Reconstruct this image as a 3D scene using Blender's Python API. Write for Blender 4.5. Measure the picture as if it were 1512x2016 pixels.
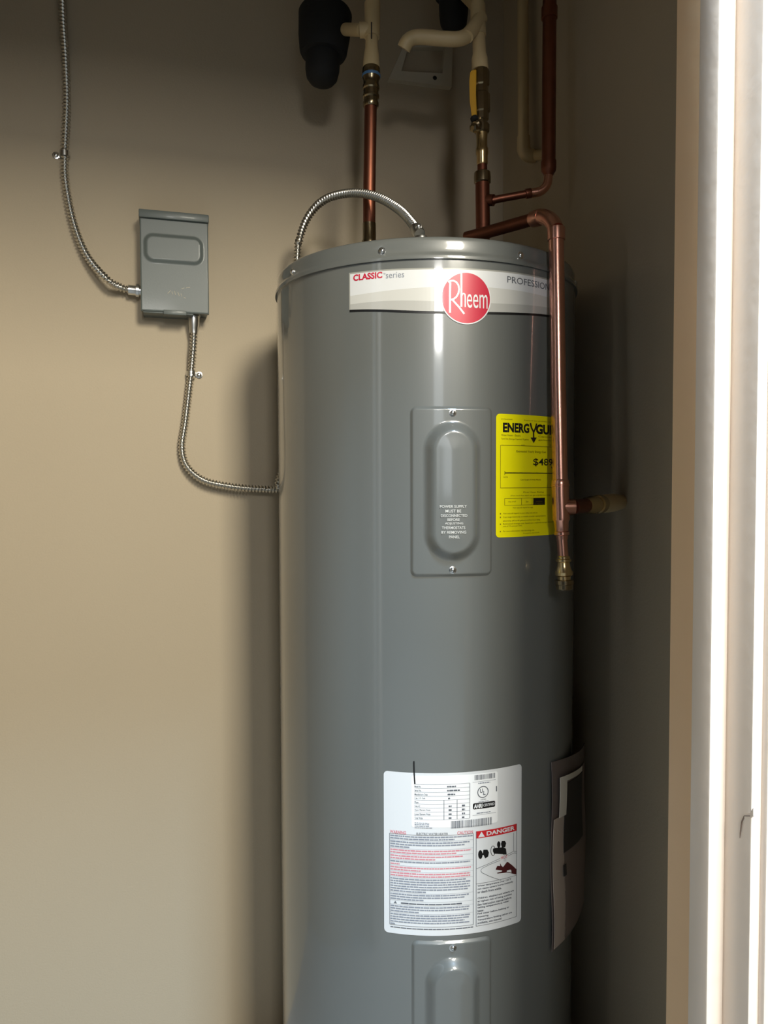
import bpy, bmesh, math, random
from mathutils import Vector, Matrix

random.seed(7)
for _o in list(bpy.data.objects):
    bpy.data.objects.remove(_o, do_unlink=True)
S = bpy.context.scene
COL = S.collection
PI = math.pi

# ------------------------------------------------------------------ camera
F, CX, CY, EYE = 1500.0, 756.0, 1008.0, 1.17
YAW, PIT, ROLL = math.radians(-16), math.radians(2.14), math.radians(-0.18)
R3 = Matrix.Rotation(YAW, 3, 'Z') @ Matrix.Rotation(PI / 2 - PIT, 3, 'X') @ Matrix.Rotation(ROLL, 3, 'Z')
CAM = Vector((0, 0, EYE))
cd = bpy.data.cameras.new('camera')
cam = bpy.data.objects.new('camera', cd)
COL.objects.link(cam)
cam.matrix_world = Matrix.Translation(CAM) @ R3.to_4x4()
cd.sensor_fit = 'VERTICAL'
cd.sensor_height = 36.0
cd.sensor_width = 27.0
cd.lens = F / 2016 * 36
cd.clip_start = 0.02
S.camera = cam

# ------------------------------------------------------------------ light
S.view_settings.view_transform = 'Standard'
S.view_settings.look = 'None'
S.view_settings.gamma = 1
S.view_settings.use_curve_mapping = False
S.view_settings.exposure = 0.0
w = bpy.data.worlds.new('world')
S.world = w
w.use_nodes = True
w.node_tree.nodes['Background'].inputs[0].default_value = (0.80, 0.86, 1.0, 1)
w.node_tree.nodes['Background'].inputs[1].default_value = 0.02

def area(name, loc, target, sx, sy, power, color):
    l = bpy.data.lights.new(name, 'AREA')
    l.shape = 'RECTANGLE'; l.size = sx; l.size_y = sy
    l.energy = power; l.color = color
    o = bpy.data.objects.new(name, l)
    COL.objects.link(o)
    o.location = loc
    o.rotation_euler = (Vector(target) - Vector(loc)).to_track_quat('-Z', 'Y').to_euler()
    return o
# daylight reaching the closet door: a tall window opposite, a broad bright window to its right, open sky high up
area('window_light', (-0.08, -1.75, 2.06), (0.3, 1.2, 1.45), 0.27, 0.40, 15.0, (1.0, 0.98, 0.95))
area('lower_window_light', (-0.08, -1.76, 1.50), (0.3, 1.2, 1.2), 0.34, 0.80, 2.6, (0.85, 0.94, 1.0))
area('side_window_light', (0.58, -1.3, 2.62), (0.2, 1.6, 1.3), 0.50, 0.8, 90, (1.0, 0.94, 0.79))
area('sky_light', (0.74, -0.45, 3.88), (0.2, 1.4, 0.3), 0.50, 0.9, 270, (0.46, 0.71, 1.0))

# ------------------------------------------------------------------ helpers
def ray(px, py):
    return R3 @ Vector(((px - CX) / F, -(py - CY) / F, -1.0))
def at(px, py, depth):
    return CAM + ray(px, py) * depth
def on_y(px, py, Y):
    d = ray(px, py); return CAM + d * (Y / d.y)
def on_x(px, py, X):
    d = ray(px, py); return CAM + d * (X / d.x)
AXX, AXY, RT = 0.448, 1.295, 0.26
def cyl(px, py, r=RT):
    d = ray(px, py)
    a = d.x ** 2 + d.y ** 2; b = -2 * (d.x * AXX + d.y * AXY); c = AXX ** 2 + AXY ** 2 - r * r
    t = (-b - math.sqrt(max(b * b - 4 * a * c, 0))) / (2 * a)
    p = CAM + d * t
    return math.atan2(p.x - AXX, -(p.y - AXY)) * RT, p.z
def wrap(s, z, off=0.0):
    th = s / RT; r = RT + off
    return Vector((AXX + r * math.sin(th), AXY - r * math.cos(th), z))

_mats = {}
def mat(name, color, rough=0.5, metal=0.0, bump=0.0, bscale=200.0, var=0.0, vscale=6.0, coat=0.0, ior=1.5, alpha=1.0, trans=0.0):
    if name in _mats: return _mats[name]
    m = bpy.data.materials.new(name); m.use_nodes = True
    nt = m.node_tree; b = nt.nodes['Principled BSDF']
    b.inputs['Base Color'].default_value = (*color, 1)
    b.inputs['Roughness'].default_value = rough
    b.inputs['Metallic'].default_value = metal
    b.inputs['IOR'].default_value = ior
    b.inputs['Coat Weight'].default_value = coat
    b.inputs['Coat Roughness'].default_value = 0.085
    b.inputs['Alpha'].default_value = alpha
    b.inputs['Transmission Weight'].default_value = trans
    tc = nt.nodes.new('ShaderNodeTexCoord')
    if var > 0:
        n = nt.nodes.new('ShaderNodeTexNoise'); n.inputs['Scale'].default_value = vscale; n.inputs['Detail'].default_value = 5
        nt.links.new(tc.outputs['Object'], n.inputs['Vector'])
        mx = nt.nodes.new('ShaderNodeMix'); mx.data_type = 'RGBA'
        mx.inputs[6].default_value = (*[max(0, c * (1 - var)) for c in color], 1)
        mx.inputs[7].default_value = (*[min(1, c * (1 + var)) for c in color], 1)
        nt.links.new(n.outputs['Fac'], mx.inputs[0]); nt.links.new(mx.outputs[2], b.inputs['Base Color'])
    if bump > 0:
        n = nt.nodes.new('ShaderNodeTexNoise'); n.inputs['Scale'].default_value = bscale; n.inputs['Detail'].default_value = 3
        nt.links.new(tc.outputs['Object'], n.inputs['Vector'])
        bp = nt.nodes.new('ShaderNodeBump'); bp.inputs['Strength'].default_value = bump; bp.inputs['Distance'].default_value = 0.001
        nt.links.new(n.outputs['Fac'], bp.inputs['Height']); nt.links.new(bp.outputs['Normal'], b.inputs['Normal'])
    _mats[name] = m
    return m

def lin(r, g, b):
    f = lambda c: (c / 255 / 12.92) if c / 255 <= 0.04045 else ((c / 255 + 0.055) / 1.055) ** 2.4
    return (f(r), f(g), f(b))

M_wall = mat('wall_paint', lin(180, 166, 143), 0.85, bump=0.35, bscale=260, var=0.03, vscale=3)
M_ceil = mat('ceiling_paint', lin(200, 190, 170), 0.9, bump=0.3, bscale=200)
M_floor = mat('concrete', lin(140, 135, 128), 0.85, bump=0.5, bscale=60, var=0.12, vscale=5)
M_jamb = mat('jamb_paint', lin(240, 226, 212), 0.38, bump=0.5, bscale=45, var=0.03, vscale=9)
M_jamb_shade = mat('jamb_paint_shade_tan', lin(244, 208, 166), 0.6, bump=0.3, bscale=60, var=0.05, vscale=9)  # same jamb paint, tanned: shade deeper in the opening put into its colour
M_tank = mat('tank_enamel', lin(104, 107, 105), 0.36, bump=0.03, bscale=420, coat=1.0)
M_screw = mat('zinc_screw', (0.75, 0.76, 0.76), 0.22, 1.0)
M_flex = mat('flexible_steel', (0.62, 0.60, 0.55), 0.28, 1.0, var=0.1, vscale=60)
M_zinc = mat('zinc_fitting', (0.66, 0.66, 0.64), 0.28, 1.0, var=0.08, vscale=90)
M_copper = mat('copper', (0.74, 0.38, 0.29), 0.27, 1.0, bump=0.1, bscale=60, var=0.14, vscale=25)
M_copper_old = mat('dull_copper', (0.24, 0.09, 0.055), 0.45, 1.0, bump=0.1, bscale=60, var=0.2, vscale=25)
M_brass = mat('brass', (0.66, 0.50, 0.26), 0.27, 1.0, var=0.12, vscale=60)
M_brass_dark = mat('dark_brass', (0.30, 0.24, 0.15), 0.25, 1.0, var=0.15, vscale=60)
M_cpvc = mat('cream_plastic', lin(196, 174, 132), 0.45, var=0.06, vscale=30)
M_pale = mat('pale_plastic', lin(196, 188, 170), 0.6, var=0.06, vscale=30)
M_black = mat('black_rubber', lin(15, 15, 16), 0.8, bump=0.3, bscale=120)
M_yel_h = mat('yellow_vinyl', lin(205, 152, 18), 0.45, var=0.08, vscale=80)
M_blue = mat('blue_ring', lin(70, 110, 150), 0.5)
M_box = mat('grey_box_enamel', lin(92, 99, 96), 0.45, bump=0.08, bscale=300, var=0.03, vscale=30, coat=0.08)
M_white = mat('label_white', lin(226, 228, 230), 0.35, coat=0.8)
M_lgrey = mat('label_light_grey', lin(210, 210, 206), 0.35, coat=0.8)
M_mgrey = mat('label_mid_grey', lin(186, 186, 182), 0.35, coat=0.8)
M_edge = mat('label_clear_edge', lin(165, 165, 158), 0.3, coat=0.8)
M_ink = mat('ink_black', lin(20, 20, 22), 0.4)
M_inkg = mat('ink_grey', lin(100, 104, 112), 0.5)
M_inkl = mat('ink_light_grey', lin(140, 146, 158), 0.5)
M_red = mat('ink_red', lin(200, 30, 62), 0.35, coat=0.8)
M_redp = mat('ink_pale_red', lin(214, 140, 150), 0.5)
M_dred = mat('ink_danger_red', lin(200, 36, 44), 0.4)
M_hand = mat('ink_dark_red', lin(70, 18, 22), 0.5)
M_yellow = mat('label_yellow', lin(255, 246, 0), 0.38)
M_olive = mat('ink_olive', lin(126, 112, 0), 0.5)
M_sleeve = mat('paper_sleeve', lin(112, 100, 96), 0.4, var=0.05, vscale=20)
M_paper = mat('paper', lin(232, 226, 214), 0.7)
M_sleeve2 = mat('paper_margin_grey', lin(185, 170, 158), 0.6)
M_leafc = mat('crack_dark_wood', lin(130, 112, 100), 0.8)  # even grey-brown wood colour for the crack in the paint
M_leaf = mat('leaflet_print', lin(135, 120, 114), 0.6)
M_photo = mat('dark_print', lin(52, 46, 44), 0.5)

def finish(bm, name, m, parent=None, angle=35, kind=None, label=None):
    bmesh.ops.recalc_face_normals(bm, faces=bm.faces[:])
    for f in bm.faces: f.smooth = True
    a = math.radians(angle)
    for e in bm.edges:
        if len(e.link_faces) == 2 and e.calc_face_angle(0) > a: e.smooth = False
    me = bpy.data.meshes.new(name); bm.to_mesh(me); bm.free()
    me.materials.append(m)
    return link(me, name, parent, kind, label)
def link(me, name, parent=None, kind=None, label=None):
    o = bpy.data.objects.new(name, me); COL.objects.link(o)
    if parent is not None:
        o.parent = parent
        o.matrix_parent_inverse = Matrix.Translation(-world_loc(parent))
    if kind: o['kind'] = kind
    if label: o['label'] = label
    return o
def world_loc(o):
    v = Vector(o.location)
    if o.parent is not None: v = v + world_loc(o.parent) + Vector(o.matrix_parent_inverse.translation)
    return v
def thing(name, label, cat, loc=(0, 0, 0), group=None):
    o = bpy.data.objects.new(name, None); COL.objects.link(o)
    o.location = loc; o['label'] = label; o['category'] = cat
    o.empty_display_size = 0.05
    if group: o['group'] = group
    return o
def bx(bm, x0, x1, y0, y1, z0, z1, bev=0.0, seg=2):
    r = bmesh.ops.create_cube(bm, size=1)
    for v in r['verts']:
        v.co = Vector(((x0 + x1) / 2 + v.co.x * (x1 - x0), (y0 + y1) / 2 + v.co.y * (y1 - y0), (z0 + z1) / 2 + v.co.z * (z1 - z0)))
    if bev > 0:
        es = list({e for v in r['verts'] for e in v.link_edges})
        bmesh.ops.bevel(bm, geom=es, offset=bev, segments=seg, affect='EDGES', profile=0.5)
def tube(bm, pts, rad, seg=16, caps=True, helix=None):
    """sweep a circle along pts; rad a number or one per point; helix (pitch, depth) cuts a spiral groove"""
    pts = [Vector(p) for p in pts]; n = len(pts)
    rads = rad if isinstance(rad, (list, tuple)) else [rad] * n
    t0 = (pts[1] - pts[0]).normalized()
    u = t0.orthogonal().normalized(); rings = []; s = 0; prev = t0
    for i, p in enumerate(pts):
        if i == 0: t = t0
        elif i == n - 1: t = pts[-1] - pts[-2]
        else: t = pts[i + 1] - pts[i - 1]
        t = t.normalized() if t.length > 1e-9 else prev
        if i: s += (p - pts[i - 1]).length
        u = (u - t * u.dot(t)).normalized(); v = t.cross(u); prev = t
        ring = []
        for k in range(seg):
            a = 2 * PI * k / seg; r = rads[i]
            if helix: r += helix[1] * math.cos(2 * PI * s / helix[0] + a)
            ring.append(bm.verts.new(p + (u * math.cos(a) + v * math.sin(a)) * r))
        rings.append(ring)
    for i in range(n - 1):
        for k in range(seg):
            bm.faces.new((rings[i][k], rings[i][(k + 1) % seg], rings[i + 1][(k + 1) % seg], rings[i + 1][k]))
    if caps:
        bm.faces.new(rings[0][::-1]); bm.faces.new(rings[-1])
def lathe(bm, p0, p1, prof, seg=28):
    """prof: (fraction or metres from p0, radius)"""
    p0, p1 = Vector(p0), Vector(p1); L = (p1 - p0).length; d = (p1 - p0) / L
    t0 = d; u = t0.orthogonal().normalized(); v = t0.cross(u); rings = []
    for (a, r) in prof:
        rings.append([bm.verts.new(p0 + d * (a * L) + (u * math.cos(2 * PI * k / seg) + v * math.sin(2 * PI * k / seg)) * max(r, 1e-5)) for k in range(seg)])
    for i in range(len(rings) - 1):
        for k in range(seg):
            bm.faces.new((rings[i][k], rings[i][(k + 1) % seg], rings[i + 1][(k + 1) % seg], rings[i + 1][k]))
    bm.faces.new(rings[0][::-1]); bm.faces.new(rings[-1])
def spline(ctrl, step):
    P = [Vector(c) for c in ctrl]; P = [P[0] * 2 - P[1]] + P + [P[-1] * 2 - P[-2]]
    out = []
    for i in range(1, len(P) - 2):
        a, b, c, d = P[i - 1:i + 3]; n = 40
        for k in range(n):
            t = k / n
            out.append(0.5 * ((2 * b) + (c - a) * t + (2 * a - 5 * b + 4 * c - d) * t * t + (-a + 3 * b - 3 * c + d) * t ** 3))
    out.append(P[-2])
    res = [out[0]]; acc = 0
    for i in range(1, len(out)):
        seg = out[i] - out[i - 1]; l = seg.length; pos = 0
        while acc + (l - pos) >= step:
            pos += step - acc; acc = 0
            res.append(out[i - 1] + seg * (pos / l))
        acc += l - pos
    res.append(out[-1])
    return res
def bend(p0, corner, p1, rad, n=10):
    """points of an elbow p0 -> corner -> p1 with bend radius rad"""
    p0, c, p1 = Vector(p0), Vector(corner), Vector(p1)
    a = (p0 - c).normalized(); b = (p1 - c).normalized(); ang = a.angle(b); t = rad / math.tan(ang / 2)
    s, e = c + a * t, c + b * t
    m = c + (a + b).normalized() * (rad / math.sin(ang / 2))
    out = []
    for i in range(n + 1):
        k = i / n; q = (s - m).normalized().slerp((e - m).normalized(), k) * rad
        out.append(m + q)
    return out
def P(name, build, m, parent, **kw):
    bm = bmesh.new(); build(bm); return finish(bm, name, m, parent, **kw)

# ------------------------------------------------------------------ setting
WALL_Y, WALL_X, LEFT_X = 1.60, 0.74, -0.48
J, JF, JB, HEAD = 0.507, 0.5625, 0.6808, 1.99
LJ = -0.33                                   # left jamb
def struct(name, build, m, label=None, parent=None):
    o = P(name, build, m, parent)
    if parent is None: o['kind'] = 'structure'
    return o
struct('floor', lambda bm: bx(bm, -2.2, 2.2, -3.0, WALL_Y + 0.1, -0.06, 0), M_floor)
struct('ceiling', lambda bm: bx(bm, LEFT_X - 0.1, WALL_X + 0.1, JF + 0.012, WALL_Y + 0.1, 2.50, 2.6), M_ceil)
struct('wall_back', lambda bm: bx(bm, LEFT_X - 0.1, WALL_X + 0.1, WALL_Y, WALL_Y + 0.1, 0, 2.5), M_wall)
struct('wall_right', lambda bm: bx(bm, WALL_X, WALL_X + 0.1, JB, WALL_Y, 0, 2.5), M_wall)
struct('wall_left', lambda bm: bx(bm, LEFT_X - 0.1, LEFT_X, JB, WALL_Y, 0, 2.5), M_wall)
def front(bm):
    y0, y1 = JF + 0.003, JB - 0.002
    bx(bm, J + 0.02, 2.0, y0, y1, 0, 2.6)
    bx(bm, -2.0, LJ - 0.02, y0, y1, 0, 2.6)
    bx(bm, LJ - 0.02, J + 0.02, y0, y1, HEAD + 0.02, 2.6)
struct('wall_front', front, M_wall)
# right jamb with its stop; head and left side go round the opening
def jamb_r(bm):
    bx(bm, J, J + 0.019, JF, 0.6, 0, HEAD, 0.0012)
def tanpart(bm):
    bx(bm, J, J + 0.019, 0.6, JB, 0, HEAD, 0.0008)
t1 = struct('trim_1', jamb_r, M_jamb)
P('jamb_back_edge', tanpart, M_jamb_shade, t1)
P('door_stop', lambda bm: bx(bm, 0.4886, J + 0.0005, 0.5955, 0.623, 0, HEAD, 0.002), M_jamb, t1)
# paint chip by the front edge of the jamb
c0 = on_x(1482, 1603, J)
def chip(bm):
    pts = [on_x(x, y, J) for x, y in ((1484, 1590), (1477, 1601), (1466, 1603), (1463, 1611), (1470, 1607), (1478, 1611), (1484, 1606))]
    top = [bm.verts.new(p + Vector((-0.0006, 0, 0))) for p in pts]
    bot = [bm.verts.new(p + Vector((0.001, 0, 0))) for p in pts]
    bm.faces.new(top)
    for i in range(len(pts)):
        bm.faces.new((top[i], top[(i + 1) % len(pts)], bot[(i + 1) % len(pts)], bot[i]))
P('paint_chip', chip, M_jamb, t1)
def crack(bm):
    pts = [on_x(x, y, J) + Vector((-0.0002, 0, 0)) for x, y in ((1478, 1606), (1466, 1606), (1461, 1618), (1458, 1640), (1457, 1650))]
    tube(bm, pts, [0.0007, 0.0006, 0.0008, 0.0006, 0.0002], 6)
P('paint_crack', crack, M_leafc, t1)
def jamb_rest(bm):
    bx(bm, LJ - 0.019, LJ, JF, JB, 0, HEAD, 0.0012)
    bx(bm, LJ - 0.019, J + 0.019, JF, JB, HEAD, HEAD + 0.019, 0.0012)
t2 = struct('trim_2', jamb_rest, M_jamb)
def stop_rest(bm):
    bx(bm, LJ - 0.0005, LJ + 0.0184, 0.5955, 0.623, 0, HEAD, 0.002)
    bx(bm, LJ + 0.0184, 0.4886, 0.5955, 0.623, HEAD - 0.0184, HEAD + 0.0005, 0.002)
P('door_stop', stop_rest, M_jamb, t2)
CW = 0.060
def casing(bm):
    x = J + 0.0107
    for sx, xx in ((1, x), (-1, LJ - 0.0107)):
        a, b = sorted((xx, xx + sx * 0.010)); bx(bm, a, b, JF - 0.0072, JF + 0.002, 0, HEAD + 0.0107, 0.002)
        a, b = sorted((xx + sx * 0.010, xx + sx * 0.045)); bx(bm, a, b, JF - 0.0105, JF + 0.002, 0, HEAD + 0.0107, 0.003)
        a, b = sorted((xx + sx * 0.045, xx + sx * CW)); bx(bm, a, b, JF - 0.015, JF + 0.002, 0, HEAD + 0.0107, 0.003)
    bx(bm, LJ - 0.0107 - CW, x + CW, JF - 0.012, JF + 0.002, HEAD + 0.0107, HEAD + 0.0107 + CW, 0.003)
struct('trim_3', casing, M_jamb)

# ------------------------------------------------------------------ water heater
TOP, BASE = 1.527, 0.05
wh = thing('water_heater', 'tall grey enamel cylinder tank with white, yellow and red stickers', 'water heater', (AXX, AXY, 0.0))
def lathe_z(bm, prof, seg=160, cx=AXX, cy=AXY):
    rings = [[bm.verts.new((cx + r * math.sin(2 * PI * k / seg), cy - r * math.cos(2 * PI * k / seg), z)) for k in range(seg)] for (z, r) in prof]
    for i in range(len(rings) - 1):
        for k in range(seg):
            bm.faces.new((rings[i][k], rings[i][(k + 1) % seg], rings[i + 1][(k + 1) % seg], rings[i + 1][k]))
    bm.faces.new(rings[0][::-1]); bm.faces.new(rings[-1])
P('jacket', lambda bm: lathe_z(bm, [(BASE, RT)] + [(BASE + 0.1 * i, RT) for i in range(1, 15)] + [(1.497, RT)]), M_tank, wh)
# overlapping lid: lip below, bead, rounded shoulder
lidp = [(1.4925, RT + 0.0006), (1.4925, RT + 0.0034), (1.4960, RT + 0.0036), (1.4985, RT + 0.0030), (1.5010, RT + 0.0010), (1.504, RT - 0.0002), (1.512, RT - 0.0006), (1.519, RT - 0.0010),
        (1.5225, RT - 0.0020), (1.5250, RT - 0.0042), (1.5266, RT - 0.0075), (1.527, RT - 0.012), (1.5255, RT - 0.016), (1.5255, 0.12), (1.5255, 0.001)]
P('lid', lambda bm: lathe_z(bm, lidp), M_tank, wh, angle=50)
P('base_ring', lambda bm: lathe_z(bm, [(0.02, RT - 0.004), (0.02, RT + 0.003), (0.07, RT + 0.003), (0.075, RT + 0.0005)]), M_tank, wh)
P('drain_pan', lambda bm: lathe_z(bm, [(0.0, 0.268), (0.0, 0.270), (0.045, 0.276), (0.048, 0.279), (0.048, 0.277), (0.044, 0.273), (0.019, 0.268), (0.019, 0.001)]), M_zinc, wh)
def screw(bm, c, n, r=0.0042):
    c, n = Vector(c), Vector(n).normalized()
    lathe(bm, c, c + n, [(-0.001, r * 1.55), (0.0004, r * 1.55), (0.0007, r * 1.1), (0.0022, r * 0.95), (0.0032, r * 0.6), (0.0034, 0.0002)], 16)
    # cross slot as a small proud ridge
def nrm(s): return Vector((math.sin(s / RT), -math.cos(s / RT), 0))
lid_s = [cyl(576, 534)[0], cyl(752, 495)[0], cyl(1025, 502)[0]]
lid_s += [lid_s[2] + 0.205, lid_s[0] - 0.2]
for s in lid_s:
    P('lid_screw', lambda bm: screw(bm, wrap(s, 1.5075, 0.0), nrm(s), 0.0036), M_screw, wh)

def sdr(u, v, hw, hh, r):
    qx, qy = abs(u) - hw + r, abs(v) - hh + r
    return math.hypot(max(qx, 0), max(qy, 0)) + min(max(qx, qy), 0) - r
def sm(x): x = min(max(x, 0), 1); return x * x * (3 - 2 * x)
def field(bm, hw, hh, nu, nv, place, h, inside, skirt):
    """height field over a rounded rectangle: verts pushed in to the outline"""
    V = {}
    for i in range(nu + 1):
        for j in range(nv + 1):
            u, v = -hw + 2 * hw * i / nu, -hh + 2 * hh * j / nv
            # pull corner points onto the rounded outline
            d = inside(u, v)
            if d > 0:
                k = 1.0
                for _ in range(40):
                    k -= 0.004
                    if inside(u * k + (1 - k) * 0, v * (1 - (1 - k) * hw / hh)) <= 0: break
                u, v = u * k, v * (1 - (1 - k) * hw / hh)
            V[i, j] = bm.verts.new(place(u, v, h(u, v)))
    for i in range(nu):
        for j in range(nv):
            bm.faces.new((V[i, j], V[i + 1, j], V[i + 1, j + 1], V[i, j + 1]))
PW, PH, PS, PZ = 0.0609, 0.1238, -0.0469, 1.1578
def panel_bm(bm):
    def h(u, v):
        d = sdr(u, v, PW, PH, 0.009)
        a = 0.0034 * sm(-d / 0.0045)
        d2 = sdr(u, v, 0.0425, 0.103, 0.0425)
        b = 0.0125 * sm(-d2 / 0.0180)
        c = sdr(u, v, 0.0255, 0.0865, 0.0255)
        return a + b + 0.0005 + 0.0012 * sm(-c / 0.03)
    field(bm, PW, PH, 90, 170, lambda u, v, hh_: wrap(PS + u, PZ + v, hh_), h, lambda u, v: sdr(u, v, PW, PH, 0.009), True)
pan = P('access_panel', panel_bm, M_tank, wh, angle=80)
for sz in (1, -1):
    P('panel_screw', lambda bm: screw(bm, wrap(PS, PZ + sz * 0.1140, 0.0036), nrm(PS), 0.0036), M_screw, pan)

# ---- flat print on the jacket: everything in (arc length, height)
class Print:
    def __init__(self, off): self.off = off; self.layers = {}
    def bm(self, m):
        if m.name not in self.layers: self.layers[m.name] = (bmesh.new(), m)
        return self.layers[m.name][0]
    def rect(self, m, s0, s1, z0, z1, lift=0.0):
        n = max(1, int(abs(s1 - s0) / 0.008)); b = self.bm(m)
        self.strip(m, s0, s1, lambda s: z1, lambda s: z0, n, lift)
    def strip(self, m, s0, s1, top, bot, n=40, lift=0.0):
        b = self.bm(m); prev = None
        for i in range(n + 1):
            s = s0 + (s1 - s0) * i / n
            a, c = b.verts.new(wrap(s, top(s), self.off + lift)), b.verts.new(wrap(s, bot(s), self.off + lift))
            if prev: b.faces.new((prev[0], prev[1], c, a))
            prev = (a, c)
    def rrect(self, m, s0, s1, z0, z1, r, lift=0.0):
        sc, zc, hw, hh = (s0 + s1) / 2, (z0 + z1) / 2, (s1 - s0) / 2, (z1 - z0) / 2
        def edge(s):
            x = abs(s - sc)
            if x <= hw - r: return hh
            q = min(x - (hw - r), r); return hh - r + math.sqrt(max(r * r - q * q, 0))
        xs = [s0 + r * (1 - math.cos(k * PI / 12)) for k in range(6)] + [s0 + r + (s1 - s0 - 2 * r) * k / 40 for k in range(41)]
        xs += [s1 - (x - s0) for x in xs[:6][::-1]]
        b = self.bm(m); prev = None
        for s in xs:
            e = edge(s)
            a, c = b.verts.new(wrap(s, zc + e, self.off + lift)), b.verts.new(wrap(s, zc - e, self.off + lift))
            if prev: b.faces.new((prev[0], prev[1], c, a))
            prev = (a, c)
    def poly(self, m, px, lift=0.0, conv=True):
        b = self.bm(m); vs = [b.verts.new(wrap(*(cyl(*p) if conv else p), self.off + lift)) for p in px]
        f = b.faces.new(vs); bmesh.ops.triangulate(b, faces=[f])
    def disc(self, m, s, z, rs, rz, lift=0.0, n=48):
        self.rrect_disc(m, s, z, rs, rz, lift, n)
    def rrect_disc(self, m, s, z, rs, rz, lift, n):
        b = self.bm(m); prev = None
        for i in range(n + 1):
            t = PI * i / n; x = s - rs * math.cos(t); e = rz * math.sin(t)
            a, c = b.verts.new(wrap(x, z + e, self.off + lift)), b.verts.new(wrap(x, z - e, self.off + lift))
            if prev: b.faces.new((prev[0], prev[1], c, a))
            prev = (a, c)
    def stroke(self, m, px, wpx, lift=0.0, conv=True):
        P2 = [Vector(cyl(*p) if conv else p) for p in px]; wd = wpx * 0.00074 / 2 if conv else wpx / 2
        b = self.bm(m); prev = None
        for i, p in enumerate(P2):
            if i == 0: t = P2[1] - P2[0]
            elif i == len(P2) - 1: t = P2[-1] - P2[-2]
            else: t = (P2[i + 1] - P2[i]).normalized() + (P2[i] - P2[i - 1]).normalized()
            t.normalize(); nn = Vector((-t.y, t.x)) * wd
            a, c = b.verts.new(wrap(p.x + nn.x, p.y + nn.y, self.off + lift)), b.verts.new(wrap(p.x - nn.x, p.y - nn.y, self.off + lift))
            if prev: b.faces.new((prev[0], prev[1], c, a))
            prev = (a, c)
    def text(self, m, txt, s0, s1, z0, z1, bold=0.0, lift=0.0, slope=0.0, shear=0.0):
        me = text_mesh(txt, bold); xs = [v.co.x for v in me.vertices]; ys = [v.co.y for v in me.vertices]
        ax, bx_, ay, by = min(xs), max(xs), min(ys), max(ys); b = self.bm(m)
        vs = []
        for v in me.vertices:
            fx, fy = (v.co.x - ax) / (bx_ - ax), (v.co.y - ay) / (by - ay)
            s = s0 + (s1 - s0) * fx + shear * fy
            vs.append(b.verts.new(wrap(s, z0 + (z1 - z0) * fy + slope * (s - s0), self.off + lift)))
        for p in me.polygons:
            try: b.faces.new([vs[i] for i in p.vertices])
            except ValueError: pass
        bpy.data.meshes.remove(me)
    def textpx(self, m, txt, x0, x1, yb, h, bold=0.0, lift=0.0, yb1=None):
        a = cyl(x0, yb); c = cyl(x1, yb if yb1 is None else yb1); t = cyl(x0, yb - h)
        self.text(m, txt, a[0], c[0], a[1], t[1], bold, lift, (c[1] - a[1]) / (c[0] - a[0]) if yb1 is not None else 0)
    def build(self, names, parent):
        out = []
        for k, (b, m) in self.layers.items():
            me = bpy.data.meshes.new(names.get(k, 'lettering'))
            for f in b.faces:
                f.normal_update(); f.smooth = False
                if f.normal.dot(f.calc_center_median() - Vector((AXX, AXY, f.calc_center_median().z))) < 0: f.normal_flip()
            b.to_mesh(me); b.free(); me.materials.append(m)
            out.append(link(me, names.get(k, 'lettering'), parent, 'stuff' if 'fine_print' in names.get(k, '') else None))
        return out
_tc = {}
def text_mesh(txt, bold=0.0):
    c = bpy.data.curves.new('t', 'FONT'); c.body = txt; c.size = 1.0; c.resolution_u = 3; c.offset = bold; c.fill_mode = 'FRONT'
    o = bpy.data.objects.new('t', c); COL.objects.link(o)
    dg = bpy.context.evaluated_depsgraph_get(); dg.update()
    me = bpy.data.meshes.new_from_object(o.evaluated_get(dg))
    bpy.data.objects.remove(o, do_unlink=True); bpy.data.curves.remove(c)
    return me
def sheet(name, m, build, parent, label=None):
    """the paper of a sticker: one thin mesh"""
    p = Print(0.0004); build(p)
    o = p.build({m.name: name}, parent)[0]
    if label: o['label'] = label
    return o

# embossed words at the foot of the upper panel
emb = Print(0.0180)
lines = [('POWER SUPPLY', 866, 919, 1000), ('MUST BE', 877, 908, 1009), ('DISCONNECTED', 868, 920, 1018), ('BEFORE', 881, 905, 1026),
         ('ADJUSTING', 876, 912, 1034), ('THERMOSTATS', 870, 916, 1042), ('BY REMOVING', 869, 918, 1051), ('PANEL', 884, 905, 1060)]
off = 0.0181
for t_, x0, x1, y in lines:
    a = cyl(x0, y, RT + off); b_ = cyl(x1, y, RT + off); c_ = cyl(x0, y - 5.6, RT + off)
    emb.text(M_lgrey, t_, a[0], b_[0], a[1], c_[1], 0.012)
emb.build({M_lgrey.name: 'embossed_lettering'}, pan)
# lower panel: a copy of the upper one with its screws
dz = Vector((0.0006, 0, 0.3668 - PZ))
pan2 = pan.copy(); COL.objects.link(pan2); pan2.parent = wh; pan2.matrix_parent_inverse = pan.matrix_parent_inverse.copy(); pan2.location = Vector(pan.location) + dz
for ch in list(pan.children):
    c = ch.copy(); COL.objects.link(c); c.parent = pan2; c.matrix_parent_inverse = Matrix.Identity(4)

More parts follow.
